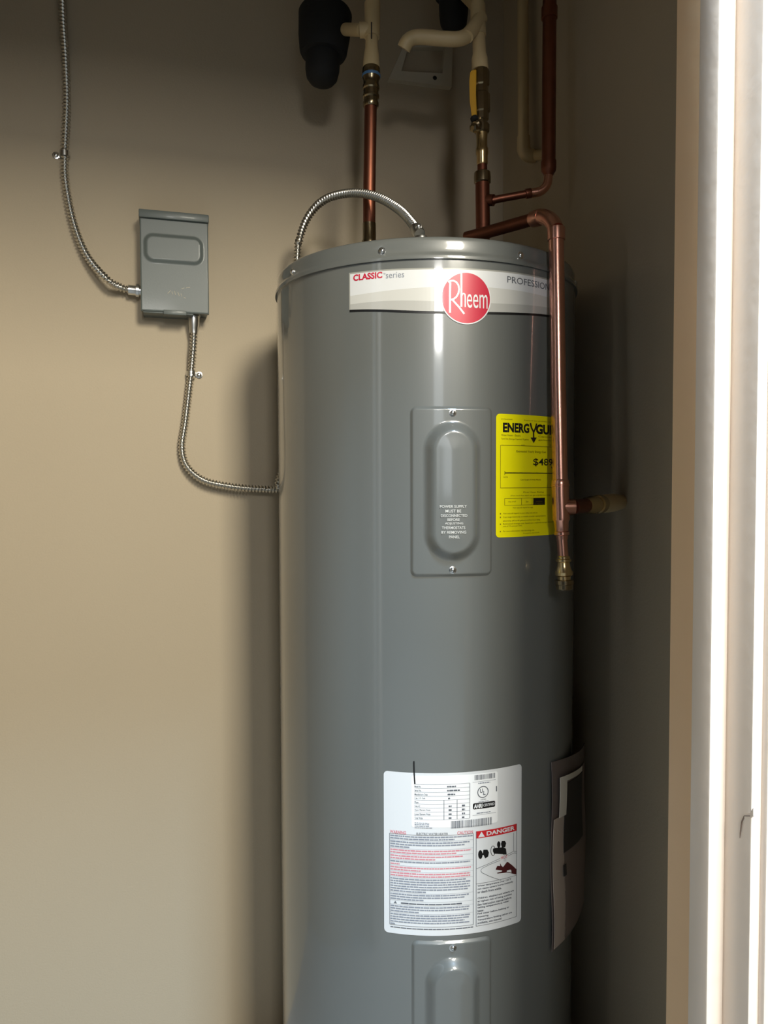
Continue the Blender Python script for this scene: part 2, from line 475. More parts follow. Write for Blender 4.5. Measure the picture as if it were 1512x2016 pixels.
# ---- brand banner
S0, S1, ZL = -0.2001, 0.1480, -0.0261
def qf(pts):
    """piecewise-linear height through pixel points, mirrored beyond the last"""
    q = [cyl(*p) for p in pts]
    def f(s):
        if s <= q[0][0]: return q[0][1]
        for a, b in zip(q, q[1:]):
            if s <= b[0]:
                return a[1] + (b[1] - a[1]) * (s - a[0]) / (b[0] - a[0])
        return q[-1][1] + (q[-1][1] - q[-2][1]) * (s - q[-1][0]) / (q[-1][0] - q[-2][0]) * 0.6
    def g(s, n=5, w=0.012):      # smooth
        return sum(f(s + w * k) for k in range(-n, n + 1)) / (2 * n + 1)
    return g
ban_top = qf([(690, 539.5), (780, 533), (860, 530.5), (960, 534), (1072, 550)])
ban_bot = qf([(690, 607), (760, 611), (830, 614), (918, 615), (1000, 616), (1078, 619)])
arc1 = qf([(690, 584.5), (740, 575), (800, 568), (860, 565), (930, 564), (1000, 569), (1072, 584)])
arc2 = qf([(690, 601), (712, 595), (745, 591), (800, 591), (870, 596), (930, 597), (1000, 599), (1072, 604)])
ban = sheet('brand_label', M_edge, lambda p: p.strip(M_edge, S0 - 0.002, S1 + 0.002, lambda s: ban_top(s) + 0.0022, lambda s: ban_bot(s) - 0.0002, 60), wh,
            'curved white and grey banner sticker under the lid')
pr = Print(0.0006)
pr.strip(M_white, S0, S1, ban_top, arc1, 60)
pr.strip(M_lgrey, S0, S1, arc1, arc2, 60)
pr.strip(M_mgrey, S0, S1, arc2, ban_bot, 60)
pr.build({M_white.name: 'banner_field', M_lgrey.name: 'banner_swoosh', M_mgrey.name: 'banner_swoosh'}, ban)
pr = Print(0.0006)
pr.strip(M_ink, S0 - 0.001, S1, ban_bot, lambda s: ban_bot(s) - 0.0033, 60)
pr.build({M_ink.name: 'black_stripe'}, ban)
pr = Print(0.0009)
a = cyl(696, 554); b_ = cyl(753, 549.5)
pr.text(M_red, 'CLASSIC', a[0], b_[0], a[1], a[1] + 0.0094, 0.036)
pr.textpx(M_inkl, '\u2122', 755, 759, 541, 3)
a = cyl(760, 549); b_ = cyl(796, 546)
pr.text(M_inkl, 'series', a[0], b_[0], a[1] + 0.0004, a[1] + 0.0088, 0.0)
a = cyl(998, 556)
pr.text(M_inkg, 'PROFESSIONAL', a[0], a[0] + (cyl(1072, 562)[0] - a[0]) * 1.40, a[1] - 0.0004, a[1] + 0.0092, 0.004, shear=0.0)
pr.build({M_red.name: 'red_lettering', M_inkl.name: 'grey_lettering', M_inkg.name: 'lettering'}, ban)
# red disc with the name
lz = 1.4374
d_ = Print(0.0011); d_.disc(M_white, ZL, lz, 0.0377, 0.0377); logo_w = d_.build({M_white.name: 'logo_disc'}, wh)[0]; logo_w['label'] = 'round red disc sticker with white name'
d_ = Print(0.0013); d_.disc(M_red, ZL, lz, 0.0360, 0.0360); d_.build({M_red.name: 'red_field'}, logo_w)
d_ = Print(0.0016)
W_ = M_white
d_.stroke(W_, [(885.5, 616), (885.5, 600), (885.5, 575), (886, 556)], 4.0)
d_.stroke(W_, [(882, 556), (886, 553.5), (892, 553), (898, 556), (902, 562), (903.3, 570), (902, 578), (898, 585), (893, 589), (887, 591)], 3.6)
d_.stroke(W_, [(889, 589), (896, 597), (904, 606), (913.5, 618.5)], 3.8)
d_.stroke(W_, [(907.8, 538.5), (907.8, 560), (907.8, 604.5)], 3.8)
d_.stroke(W_, [(908, 584), (910, 579.5), (912.5, 578), (914.8, 580), (915.3, 586), (915.3, 605)], 2.8)
a = cyl(918.5, 606); b_ = cyl(959, 608)
d_.text(W_, 'eem', a[0], b_[0], a[1] - 0.0004, cyl(918.5, 579)[1], 0.0, slope=0.0)
d_.build({M_white.name: 'logo_lettering'}, logo_w)

# ---- yellow cost label
E0, E1, EZ0, EZ1 = 0.0208, 0.1560, 1.0895, 1.2722
eg = sheet('energy_label', M_yellow, lambda p: p.rrect(M_yellow, E0, E1, EZ0, EZ1, 0.006), wh, 'bright yellow energy cost sticker')
p = Print(0.0007)
def ex(x): return cyl(x, 930)[0]
def ez(y): return cyl(1000, y)[1] if y < 0 else 1.2722 - (y - 815) * (1.2722 - 1.0895) / (1057.5 - 815)
def et(m, t, x0, x1, y0, y1, b=0.0): p.text(m, t, ex(x0), ex(x1), ez(y1), ez(y0), b)
et(M_ink, 'ENERG', 989.5, 1041, 832, 851, 0.045)
et(M_ink, 'GUIDE', 1054, 1102, 832, 852, 0.045)
p.stroke(M_ink, [(1043.5, 833), (1046, 843), (1049.8, 850), (1050, 866)], 4.2)
p.stroke(M_ink, [(1056, 834), (1053, 844), (1050, 851)], 3.8)
p.poly(M_ink, [(1044, 861.5), (1049, 863), (1050, 864.5), (1051.5, 863), (1056, 861.5), (1050.2, 872.5)])
p.stroke(M_olive, [(986, 876.5), (1030, 876.2), (1083, 876.4), (1095, 877)], 0.9)
et(M_olive, 'U.S. Government', 986, 1008, 823.5, 826.5)
et(M_olive, 'Federal law prohibits removal of this label', 1031, 1108, 824.5, 827.5)
et(M_olive, 'Water Heater - Electric', 986, 1024, 854.5, 858.5)
et(M_olive, 'Tank Size (Storage Capacity): 50 gallons', 986, 1040, 862, 866, 0.005)
et(M_olive, 'Capacity', 1059, 1085, 855, 858.5)
et(M_olive, 'gallons', 1059, 1083, 862, 865.5)
for (x0, y0, x1, y1) in ((984.5, 876, 1106, 877), (984.5, 959.5, 1106, 960.5)): p.rect(M_olive, ex(x0), ex(x1), ez(y1), ez(y0))
p.rect(M_olive, ex(984.5), ex(985.2), ez(960), ez(876)); p.rect(M_olive, ex(1077), ex(1077.7), ez(960), ez(876))
et(M_olive, 'Estimated Yearly Energy Cost', 1016, 1074, 885.5, 891, 0.012)
et(M_ink, '$489', 1049, 1087, 901, 917, 0.014)
p.rect(M_ink, ex(993), ex(1100), ez(931.5), ez(929.6)); p.rect(M_ink, ex(993), ex(993.9), ez(934), ez(927))
p.poly(M_ink, [(1084, 919), (1092, 919), (1088, 927)])
et(M_olive, '$478', 991, 999, 937.5, 940.5)
et(M_olive, 'Cost Range of Similar Models', 1024, 1064, 942.5, 946, 0.008)
et(M_olive, 'First Hour Rating', 1030, 1070, 967.5, 971, 0.008)
et(M_olive, '(How much hot water you get in the first hour of use)', 1005, 1083, 974, 977.5, 0.004)
for (x0, y0, x1, y1) in ((993, 980.5, 1071, 981.2), (993, 994, 1071, 994.7)): p.rect(M_olive, ex(x0), ex(x1), ez(y1), ez(y0))
for x in (993, 1026, 1047): p.rect(M_olive, ex(x), ex(x + 0.7), ez(994.5), ez(980.5))
et(M_olive, 'very small', 1000, 1015, 985.5, 989.5); et(M_olive, 'low', 1035, 1040, 985.5, 989.5)
p.rect(M_ink, ex(1049.5), ex(1072.5), ez(995), ez(980.5)); p2 = Print(0.0009)
p2.text(M_olive, 'medium', ex(1055), ex(1067), ez(989.5), ez(986)); p2.text(M_olive, '51 gallons', ex(1052), ex(1068), ez(993), ez(990.5))
p2.build({}, eg)
et(M_olive, 'Your cost will depend on usage', 1009, 1049, 998, 1001.5, 0.004)
bul = [(1011, 'Your cost will depend on your utility rates and use.', 1058), (1018, 'Cost range based only on models of similar capacity fueled by', 1074), (1025.5, 'electricity (40 to 60 gallons) and first hour rating', 1063),
       (1031.5, 'Estimated energy cost based on a national average electricity', 1090), (1036, 'cost of 12 cents per kWh.', 1028), (1046, 'For more information, visit the energy site.', 1052)]
for y, t_, x1 in bul:
    et(M_olive, t_, 990, x1, y - 2, y + 1.6, 0.004)
    if y not in (1025.5, 1036): p.rect(M_olive, ex(984), ex(986), ez(y + 1), ez(y - 1.5))
et(M_olive, 'Printed in the U.S.A.', 1030, 1062, 1050, 1052)
p.build({M_ink.name: 'black_lettering', M_olive.name: 'fine_print'}, eg)

# ---- rating and warning label
L0, L1, LZ0, LZ1 = -0.1490, 0.0688, 0.5010, 0.7430
rl = sheet('rating_label', M_white, lambda q: q.rrect(M_white, L0, L1, LZ0 - 0.003, LZ1, 0.006), wh, 'white rating and warning sticker low on the tank')
def lx(x): return cyl(x, 1670)[0]
def lz_(x, y): return cyl(x, y)[1]
st = Print(0.0006)
M_white2 = mat('sticker_bright_white', lin(250, 251, 252), 0.3)
st.rrect(M_white2, lx(810.5), lx(979), lz_(812, 1628), lz_(812, 1529) + 0.002, 0.003)
ratings = st.build({M_white2.name: 'ratings_sticker'}, rl)[0]
p = Print(0.0009)
T0, T1 = lx(815.8), lx(924.5)
rows = [1490 + Y * .1984 for Y in (272, 315, 356, 395, 432, 470, 509, 547, 585, 622)]
zr = [lz_(820, 1543.5) + (lz_(820, 1613) - lz_(820, 1543.5)) * i / 9 for i in range(10)]
lw = 0.0005
for z in zr: p.rect(M_inkl, T0, T1, z - lw / 2, z + lw / 2)
for x, a_, b_ in ((873.9, zr[4], zr[9]), (899.7, zr[4], zr[9]), (924.5, zr[0], zr[9])): p.rect(M_inkg, lx(x) - 0.0004, lx(x) + 0.0004, b_, a_)
for i, (t_, x1) in enumerate((('Model No.', 829), ('Serial No.', 830), ('Manufacture Date', 842), ('Cap. U.S. Gals.', 838), ('Phase', 824), ('Volts AC', 827.5), ('Upper Element Watts', 847.5), ('Lower Element Watts', 847.5), ('Total Watts', 832.5))):
    p.text(M_inkg, t_, lx(816.5), lx(x1), zr[i + 1] + 0.0010, zr[i + 1] + 0.0041, 0.01)
rnd = random.Random(3)
def greek(q, m, s0, s1, z, h, wmin=0.0015, wmax=0.006, gap=0.0006):
    s = s0
    while s < s1 - 0.0005:
        wd = min(rnd.uniform(wmin, wmax), s1 - s)
        q.rect(m, s, s + wd, z, z + h * rnd.uniform(0.85, 1.0)); s += wd + gap
for i, (x0, x1) in ((0, (880, 898)), (1, (880, 905)), (2, (881, 896)), (3, (882, 886))):
    greek(p, M_inkg, lx(x0), lx(x1), zr[i + 1] + 0.0012, 0.0024)
for i in range(5, 9):
    for x in (883, 909): greek(p, M_inkg, lx(x), lx(x + 6), zr[i + 1] + 0.0010, 0.0028)
def barcode(x0, x1, z0, z1, m):
    s = lx(x0)
    while s < lx(x1):
        wd = rnd.choice((0.0004, 0.0008, 0.0013)); p.rect(m, s, s + wd, z0, z1); s += wd + rnd.choice((0.0005, 0.0009))
zb = zr[9]
barcode(888, 967, zb - 0.0135, zb - 0.0022, M_inkg)
barcode(934, 974, zr[0] + 0.0035, zr[0] + 0.0110, M_inkg)
p.rect(M_inkl, lx(930), lx(975), zr[0] + 0.0005, zr[0] + 0.0010)
greek(p, M_inkl, lx(941), lx(964), zr[0] - 0.0026, 0.0016)
for k in range(4): greek(p, M_inkl, lx(816.5), lx(845 + (k == 3) * 6), zb - 0.0055 - 0.0024 * k, 0.0012)
uz = zr[0] - 0.0155; us = lx(950.3)
n = 40
for i in range(n):
    t0_, t1_ = 2 * PI * i / n, 2 * PI * (i + 1) / n
    p.poly(M_inkg, [(us + r * math.cos(t), uz + r * math.sin(t)) for r, t in ((0.0090, t0_), (0.0090, t1_), (0.0077, t1_), (0.0077, t0_))], conv=False)
p.text(M_inkg, 'U', us - 0.0048, us - 0.0004, uz - 0.0012, uz + 0.0052, 0.02)
p.text(M_inkg, 'L', us + 0.0004, us + 0.0042, uz - 0.0048, uz + 0.0016, 0.02)
p.text(M_inkg, 'LISTED', us - 0.004, us + 0.005, uz - 0.0122, uz - 0.0104, 0.01)
for k in range(3): greek(p, M_inkl, us - 0.007 + k * 0.0012, us + 0.009 - k * 0.0015, uz - 0.0150 - 0.0022 * k, 0.0012)
bz = zr[6] - 0.0005
p.rrect(M_ink, lx(930.5), lx(974), bz - 0.0046, bz + 0.0046, 0.0022)
p3 = Print(0.0011)
p3.text(M_white2, 'AHRI', lx(932.5), lx(949), bz - 0.0032, bz + 0.0032, 0.035)
p3.text(M_white2, 'CERTIFIED', lx(951), lx(972.5), bz - 0.0018, bz + 0.0022, 0.005)
p3.build({M_white2.name: 'badge_lettering'}, ratings)
greek(p, M_inkl, lx(938), lx(966), zr[8] - 0.0004, 0.0015); p.rect(M_inkl, lx(930), lx(976), zr[9] + 0.0035, zr[9] + 0.0040)
p.rect(M_inkg, lx(975.6), lx(977.6), uz - 0.002, uz + 0.006)
p.build({M_inkl.name: 'fine_print', M_inkg.name: 'lettering', M_ink.name: 'black_badge'}, ratings)
p = Print(0.0007)
zt = lz_(770, 1640); zb2 = lz_(770, 1819)
B0, B1 = lx(767.3), lx(931.5)
p.text(M_redp, 'WARNING', lx(768), lx(799.5), zt + 0.0003, zt + 0.0052, 0.03)
p.text(M_inkg, 'ELECTRIC WATER HEATER', lx(820), lx(882), zt + 0.0006, zt + 0.0040, 0.01)
p.text(M_redp, 'CAUTION', lx(900), lx(931), zt + 0.0003, zt + 0.0052, 0.03)
for s in (B0, B1): p.rect(M_inkg, s - 0.0004, s + 0.0004, zb2, zt)
for z in (zt, zb2): p.rect(M_inkg, B0, B1, z - 0.0003, z + 0.0003)
K, Rr = 'k', 'r'
rows = [(K, 1), (K, .78), ('-',), (K, .97), (K, .9), (K, .25), ('-',), (Rr, .98), (Rr, .8), ('-',), (Rr, .88), (Rr, .55), ('-',), (K, .97), (Rr, .13), ('-',), (Rr, .98), (Rr, .38), ('-',), (Rr, .97), (Rr, .97), ('-',),
        (K, .92), (K, .98), (K, .96), (K, .97), (K, .94), (K, .44), ('-',), (K, .96), (K, .9), (K, .42), ('-',), ('h', .86), ('-',), (K, .96), (K, .95), (K, .36), ('-',), (K, .97), (K, .96), (K, .9), (K, .96), (K, .07)]
wt = sum(0.35 if r[0] == '-' else (1.3 if r[0] == 'h' else 1) for r in rows)
pitch = (zt - zb2 - 0.001) / wt; z = zt - 0.0008
for r in rows:
    if r[0] == '-':
        z -= 0.35 * pitch; p.rect(M_inkl, B0, B1, z + 0.1 * pitch, z + 0.1 * pitch + 0.0003); continue
    st_ = 1.3 if r[0] == 'h' else 1.0; z -= st_ * pitch
    if r[0] == 'h':
        p.poly(M_inkg, [(B0 + 0.006, z + 0.0004), (B0 + 0.011, z + 0.0004), (B0 + 0.0085, z + 0.0042)], conv=False)
        greek(p, M_inkg, B0 + 0.017, B0 + (B1 - B0) * .86, z + 0.0008, 0.0022, 0.004, 0.012)
    else:
        greek(p, M_redp if r[0] == 'r' else M_inkl, B0 + 0.0012, B0 + (B1 - B0) * r[1] - 0.001, z + pitch * 0.18, pitch * 0.58, 0.002, 0.009, 0.0007)
greek(p, M_inkg, B0 + 0.001, B1, zb2 - 0.0042, 0.0016, 0.003, 0.010)
# danger block
D0, D1 = lx(937.2), lx(1016.5); dzt = lz_(937.2, 1636.5); dzb = lz_(937.2, 1650.5)
pz = lz_(937.2, 1740); dbot = lz_(937.2, 1823)
p.rect(M_dred, D0, D1, dzb, dzt)
for s in (D0, D1): p.rect(M_inkg, s - 0.0004, s + 0.0004, dbot, dzt)
for z in (pz, dbot): p.rect(M_inkg, D0, D1, z - 0.0003, z + 0.0003)
p4 = Print(0.0009)
hgt = dzt - dzb
p4.text(M_white, 'DANGER', lx(957.5), lx(1012.5), dzb + hgt * .2, dzb + hgt * .82, 0.03)
p4.poly(M_white, [(lx(941), dzb + hgt * .12), (lx(954), dzb + hgt * .12), (lx(947.5), dzb + hgt * .88)], conv=False)
p4.build({M_white.name: 'white_lettering'}, rl)
tx = ['Water temperature over 125\u00b0F', 'can cause severe burns instantly', 'or death from scalds.', '', 'Children, disabled and elderly are', 'at highest risk of being scalded.', 'See instruction manual before', 'setting temperature at water', 'heater.', 'Feel water before bathing or', 'showering.', 'Temperature limiting valves are', 'available, see manual.']
wds = [.87, .93, .61, 0, .95, .90, .88, .82, .16, .82, .28, .90, .62]
lh = (pz - dbot - 0.003) / 13.0
for i, t_ in enumerate(tx):
    if t_: p.text(M_inkg, t_, D0 + 0.0022, D0 + 0.0022 + (D1 - D0 - 0.004) * wds[i], pz - 0.0015 - lh * (i + 0.82), pz - 0.0015 - lh * (i + 0.08), 0.03)
q = lambda X, Y: (920 + X * .07275, 1610 + Y * .07275)
Q = lambda *a: [q(*v) for v in a]
for pts in (Q((245, 1375), (500, 1270), (880, 1095)), Q((1040, 1010), (1250, 900), (1330, 905)), Q((1250, 400), (1250, 900)), Q((880, 1150), (600, 1260), (400, 1360), (360, 1420), (390, 1480), (600, 1580), (910, 1690)), Q((1090, 1030), (1260, 945), (1330, 950))):
    p.stroke(M_inkg, pts, 0.9)
def ell(cx, cy, rx, ry, n=20): return [q(cx + rx * math.cos(2 * PI * i / n), cy + ry * math.sin(2 * PI * i / n)) for i in range(n)]
p.poly(M_ink, ell(350, 990, 60, 118)); p.poly(M_ink, Q((430, 860), (540, 855), (580, 935), (560, 1040), (480, 1095), (415, 960)))
p.poly(M_ink, Q((385, 960), (430, 955), (430, 1000), (385, 1005)))
p.poly(M_ink, ell(845, 720, 45, 90)); p.poly(M_ink, Q((930, 625), (1010, 620), (1045, 680), (1020, 790), (930, 800), (905, 700)))
p.stroke(M_ink, ell(690, 885, 58, 130) + [ell(690, 885, 58, 130)[0]], 1.2)
p.poly(M_ink, Q((690, 830), (760, 810), (960, 790), (1040, 830), (1060, 990), (960, 990), (950, 900), (780, 920), (720, 965), (685, 900)))
for x in (985, 1010, 1035): p.stroke(M_inkl, Q((x, 1000), (x + 4, 1180)), 0.6)
pts = [q(910 + 175 * i / 8, 1075 - 30 * i / 8) for i in range(2)]
a1, a2 = cyl(*q(905, 1120)), cyl(*q(1080, 1095))
p.text(M_dred, 'HOT', a1[0], a2[0], a1[1], a1[1] + 0.0045, 0.0)
p.poly(M_hand, Q((880, 1215), (915, 1290), (960, 1330), (1090, 1300), (1130, 1270), (1065, 1190), (1100, 1195), (1220, 1290), (1320, 1385), (1325, 1530), (1240, 1500), (1130, 1465), (950, 1490), (810, 1505), (800, 1480), (930, 1450), (940, 1420), (765, 1400), (765, 1380), (900, 1375), (870, 1330), (800, 1310), (810, 1295), (885, 1300)))
p.build({M_inkl.name: 'fine_print', M_inkg.name: 'lettering', M_redp.name: 'red_fine_print', M_ink.name: 'faucet_drawing', M_hand.name: 'hand_drawing', M_dred.name: 'danger_bar'}, rl)
mk = Print(0.0012)
mk.stroke(M_ink, [(815, 1498), (815.5, 1515), (816, 1530), (817, 1543)], 2.6)
mk.build({M_ink.name: 'marker_line'}, wh)

# ---- document pouch taped on the right flank
pe = [wrap(*cyl(1083, y), 0.002) for y in (1500, 1873)]
d0 = (R3.transposed() @ (pe[0] - CAM)).z * -1
d1 = d0 * 1.125
def pouch_pt(u, v, lift=0.0):
    """u across from the tank outwards, v down"""
    a = pe[0].lerp(pe[1], v)
    b = at(1150, 1462, d1).lerp(at(1150, 1772, d1), v)
    c = a.lerp(b, u)
    n = (b - a).cross(Vector((0, 0, -1))).normalized()
    if n.dot(CAM - c) < 0: n = -n
    return c + n * (0.011 * math.sin(PI * u) + 0.0015 * math.sin(9 * v + 3 * u) + lift)
def pouch_sheet(bm, u0, u1, v0, v1, lift, th=0.0012, nu=8, nv=14):
    V = {}
    for k in (0, 1):
        for i in range(nu + 1):
            for j in range(nv + 1):
                V[k, i, j] = bm.verts.new(pouch_pt(u0 + (u1 - u0) * i / nu, v0 + (v1 - v0) * j / nv, lift - th * k))
    for i in range(nu):
        for j in range(nv):
            for k in (0, 1): bm.faces.new((V[k, i, j], V[k, i + 1, j], V[k, i + 1, j + 1], V[k, i, j + 1]))
    for i in range(nu):
        for j in (0, nv): bm.faces.new((V[0, i, j], V[0, i + 1, j], V[1, i + 1, j], V[1, i, j]))
    for j in range(nv):
        for i in (0, nu): bm.faces.new((V[0, i, j], V[0, i, j + 1], V[1, i, j + 1], V[1, i, j]))
po = thing('document_pouch', 'pale document pouch of leaflets hanging on the shaded right flank of the tank', 'document pouch', pe[1])
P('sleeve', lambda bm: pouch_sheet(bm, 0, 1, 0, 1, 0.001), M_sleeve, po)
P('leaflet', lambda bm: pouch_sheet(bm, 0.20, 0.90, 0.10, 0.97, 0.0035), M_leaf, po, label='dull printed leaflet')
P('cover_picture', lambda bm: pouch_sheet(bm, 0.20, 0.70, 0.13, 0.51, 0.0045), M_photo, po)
def tape(bm):
    pouch_sheet(bm, 0.08, 0.21, 0.09, 0.30, 0.006, 0.0008, 3, 6); pouch_sheet(bm, 0.08, 0.62, 0.085, 0.115, 0.006, 0.0008, 6, 2)
def margin(bm): pouch_sheet(bm, 0.01, 0.21, 0.30, 0.985, 0.0035, 0.0008, 3, 10)
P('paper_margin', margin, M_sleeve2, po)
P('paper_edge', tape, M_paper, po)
P('barcode_mark', lambda bm: pouch_sheet(bm, 0.17, 0.22, 0.57, 0.63, 0.006, 0.0006, 2, 3), M_photo, po)

# ------------------------------------------------------------------ disconnect box on the back wall
YB = WALL_Y - 0.050
q0, q1, q2, q3 = [on_y(x, y, YB) for x, y in ((274, 412), (410, 424), (411, 617), (278, 612))]
BX0, BX1 = (q0.x + q3.x) / 2, (q1.x + q2.x) / 2
BZ1, BZ0 = (q0.z + q1.z) / 2, (q2.z + q3.z) / 2
db = thing('disconnect_box', 'grey metal electrical disconnect box on the beige back wall', 'electrical box', ((BX0 + BX1) / 2, WALL_Y, BZ0))
P('enclosure', lambda bm: bx(bm, BX0 + 0.003, BX1 - 0.002, YB + 0.004, WALL_Y, BZ0 + 0.002, BZ1 - 0.012, 0.0015), M_box, db)
hw, hh = (BX1 - BX0) / 2, (BZ1 - 0.0145 - BZ0) / 2
bcx, bcz = (BX0 + BX1) / 2, BZ0 + hh
ecx, ecz = on_y(342, 491, YB).x - bcx, on_y(342, 491, YB).z - bcz
def cover(bm):
    def h(u, v):
        d = sdr(u, v, hw, hh, 0.0015); e = sdr(u - ecx, v - ecz, 0.0545, 0.0265, 0.017)
        return 0.0012 * sm(-d / 0.0015) + 0.0030 * sm((0.002 - e) / 0.008)
    field(bm, hw, hh, 90, 120, lambda u, v, k: Vector((bcx + u, YB + 0.002 - k, bcz + v)), h, lambda u, v: sdr(u, v, hw, hh, 0.0015), True)
P('cover', cover, M_box, db, angle=80)
def cover_edge(bm):
    bx(bm, BX0, BX1, YB + 0.0015, YB + 0.010, BZ0, BZ1 - 0.0145, 0.0006)
P('cover_rim', cover_edge, M_box, db)
P('rain_lip', lambda bm: bx(bm, BX0 - 0.0015, BX1 + 0.0015, YB - 0.005, WALL_Y - 0.001, BZ1 - 0.0155, BZ1, 0.002), M_box, db)
def scuffs(bm):
    for x0, y0, x1, y1 in ((357, 569, 363, 567), (366, 567, 374, 566), (330, 578, 336, 572), (338, 574, 340, 580), (343, 573, 346, 581), (350, 575, 353, 583), (356, 578, 358, 584), (362, 586, 366, 587)):
        a, b = on_y(x0, y0, YB + 0.0008), on_y(x1, y1, YB + 0.0008)
        tube(bm, [a, b], 0.0006, 6)
P('paint_scuffs', scuffs, M_pale, db, kind='stuff')
def hasp(bm):
    a, b = on_y(322, 607, YB), on_y(367, 612, YB)
    bx(bm, a.x, b.x, YB - 0.004, YB + 0.02, BZ0 - 0.006, BZ0 + 0.003, 0.001)
P('hasp', hasp, M_box, db)
def foot(bm):
    bx(bm, BX0 + 0.004, BX1 - 0.03, YB + 0.004, WALL_Y, BZ0 - 0.003, BZ0 + 0.003, 0.0008)
P('bottom_flange', foot, M_box, db)

# ------------------------------------------------------------------ flexible conduits
CR = 0.0072
def ceil_pt(p): return Vector((p.x, p.y, 2.5))
def conduit(bm, pts): tube(bm, spline(pts, 0.0011), CR - 0.0009, 18, True, (0.0066, 0.0017))
YC = WALL_Y - 0.012
def wp(x, y, d=0.0): return on_y(x, y, YC - d)
c1 = [ceil_pt(wp(120, -160)), wp(120, -160), wp(121, -60), wp(123, 30), wp(128, 110), wp(131, 200), wp(127, 300), wp(129, 360), wp(145, 440, .004), wp(172, 505, .010), wp(212, 551, .022)]
ce = Vector((BX0, YB + 0.030, on_y(262, 572, YB + 0.030).z))
c1 += [Vector((BX0 - 0.034, ce.y - 0.0, ce.z + 0.0035)), Vector((BX0 - 0.014, ce.y, ce.z))]
cu = thing('flexible_conduit', 'silver corrugated conduit dropping down the wall into the left side of the grey box', 'conduit', c1[0])
P('hose', lambda bm: conduit(bm, c1), M_flex, cu, angle=60)
def conn(bm, a, b, r=0.0098):
    lathe(bm, a, b, [(0, r * .8), (0.02, r), (0.5, r), (0.55, r * 1.02), (0.56, r * 1.3), (0.78, r * 1.3), (0.8, r), (1, r)], 24)
P('connector', lambda bm: conn(bm, Vector((BX0 - 0.024, ce.y, ce.z + 0.001)), Vector((BX0 + 0.002, ce.y, ce.z))), M_zinc, cu)
bxx = on_y(381, 620, YB + 0.028).x
tb = Vector((bxx, YB + 0.028, BZ0))
# second conduit: box bottom -> behind the tank -> up and over into the lid
cc = [Vector((bxx, tb.y, BZ0 - 0.020)), Vector((bxx, tb.y, BZ0 - 0.034)), wp(380, 690, .012), wp(376, 735, .002), wp(365, 828, .0), wp(358, 880, .002), wp(368, 918, .005), wp(400, 945, .010),
      wp(450, 957, .014), wp(500, 962, .018), wp(552, 963, .020)]
beh = Vector((0.235, 1.530, 0))
zc = cc[-1].z
cc += [Vector((0.222, 1.560, zc + 0.012)), Vector((0.238, 1.548, zc + 0.07)), Vector((0.2400, 1.535, 1.30)), at(584, 520, 1.50), at(590, 470, 1.485), at(608, 425, 1.455), at(640, 393, 1.42), at(690, 380, 1.375),
       at(740, 387, 1.32), at(785, 412, 1.26), at(812, 440, 1.205), at(822, 455, 1.185)]
c2 = thing('flexible_conduit', 'silver corrugated conduit from the foot of the grey box, looping up over the tank lid', 'conduit', cc[0])
P('hose', lambda bm: conduit(bm, cc), M_flex, c2, angle=60)
def nipple(bm):
    lathe(bm, Vector((bxx, tb.y, BZ0 + 0.003)), Vector((bxx, tb.y, BZ0 - 0.034)), [(0, .0135), (0.12, .0135), (0.13, .0118), (0.55, .0110), (0.75, .0092), (1, .0085)], 24)
P('box_connector', nipple, M_zinc, c2)
lp = at(829, 466, 1.165)
def lidconn(bm):
    a = Vector((lp.x, lp.y, TOP - 0.003)); b = Vector((lp.x, lp.y, TOP + 0.020))
    lathe(bm, a, b, [(0, .0125), (0.2, .0125), (0.22, .0108), (0.85, .0108), (1, .0095)], 24)
    c = cc[-1]; d = (cc[-2] - cc[-1]).normalized()
    lathe(bm, c - d * 0.012, c + d * 0.012, [(0, .0085), (0.1, .0095), (0.9, .0095), (1, .008)], 20)
P('lid_connector', lidconn, M_zinc, c2)
P('clamp_screw', lambda bm: screw(bm, cc[-1] + Vector((-0.002, -0.010, 0.004)), Vector((-.3, -1, .3)), 0.0035), M_screw, c2)
# one-hole straps
def strap(label, x, y, side, m):
    c = wp(x, y); o = thing('conduit_strap', label, 'strap', (c.x, WALL_Y, c.z), 'one hole straps holding the conduit')
    def loop(bm):
        prev = None
        for i in range(13):
            t = PI * i / 12; r = []
            for rr in (CR + 0.0006, CR + 0.0020):
                for zz in (-0.005, 0.005):
                    r.append(bm.verts.new((c.x - rr * math.cos(t), c.y - rr * math.sin(t), c.z + zz)))
            if prev:
                for a_, b_ in ((0, 1), (1, 3), (3, 2), (2, 0)): bm.faces.new((prev[a_], prev[b_], r[b_], r[a_]))
            else: bm.faces.new((r[0], r[1], r[3], r[2]))
            prev = r
        bm.faces.new((prev[0], prev[1], prev[3], prev[2]))
        a, b = sorted((c.x + side * (CR + 0.0006), c.x + side * 0.0215))
        bx(bm, a, b, WALL_Y - 0.0022, WALL_Y, c.z - 0.0050, c.z + 0.0050, 0.0006)
    P('band', loop, m, o)
    P('screw', lambda bm: screw(bm, (c.x + side * 0.0165, WALL_Y - 0.0022, c.z - 0.0005), (0, -1, 0), 0.0042), M_screw, o)
strap('small dark one-hole strap holding the conduit high on the left of the wall', 127, 303, -1, M_zinc)
strap('small bright one-hole strap on the conduit below the grey box', 376, 736, 1, M_zinc)

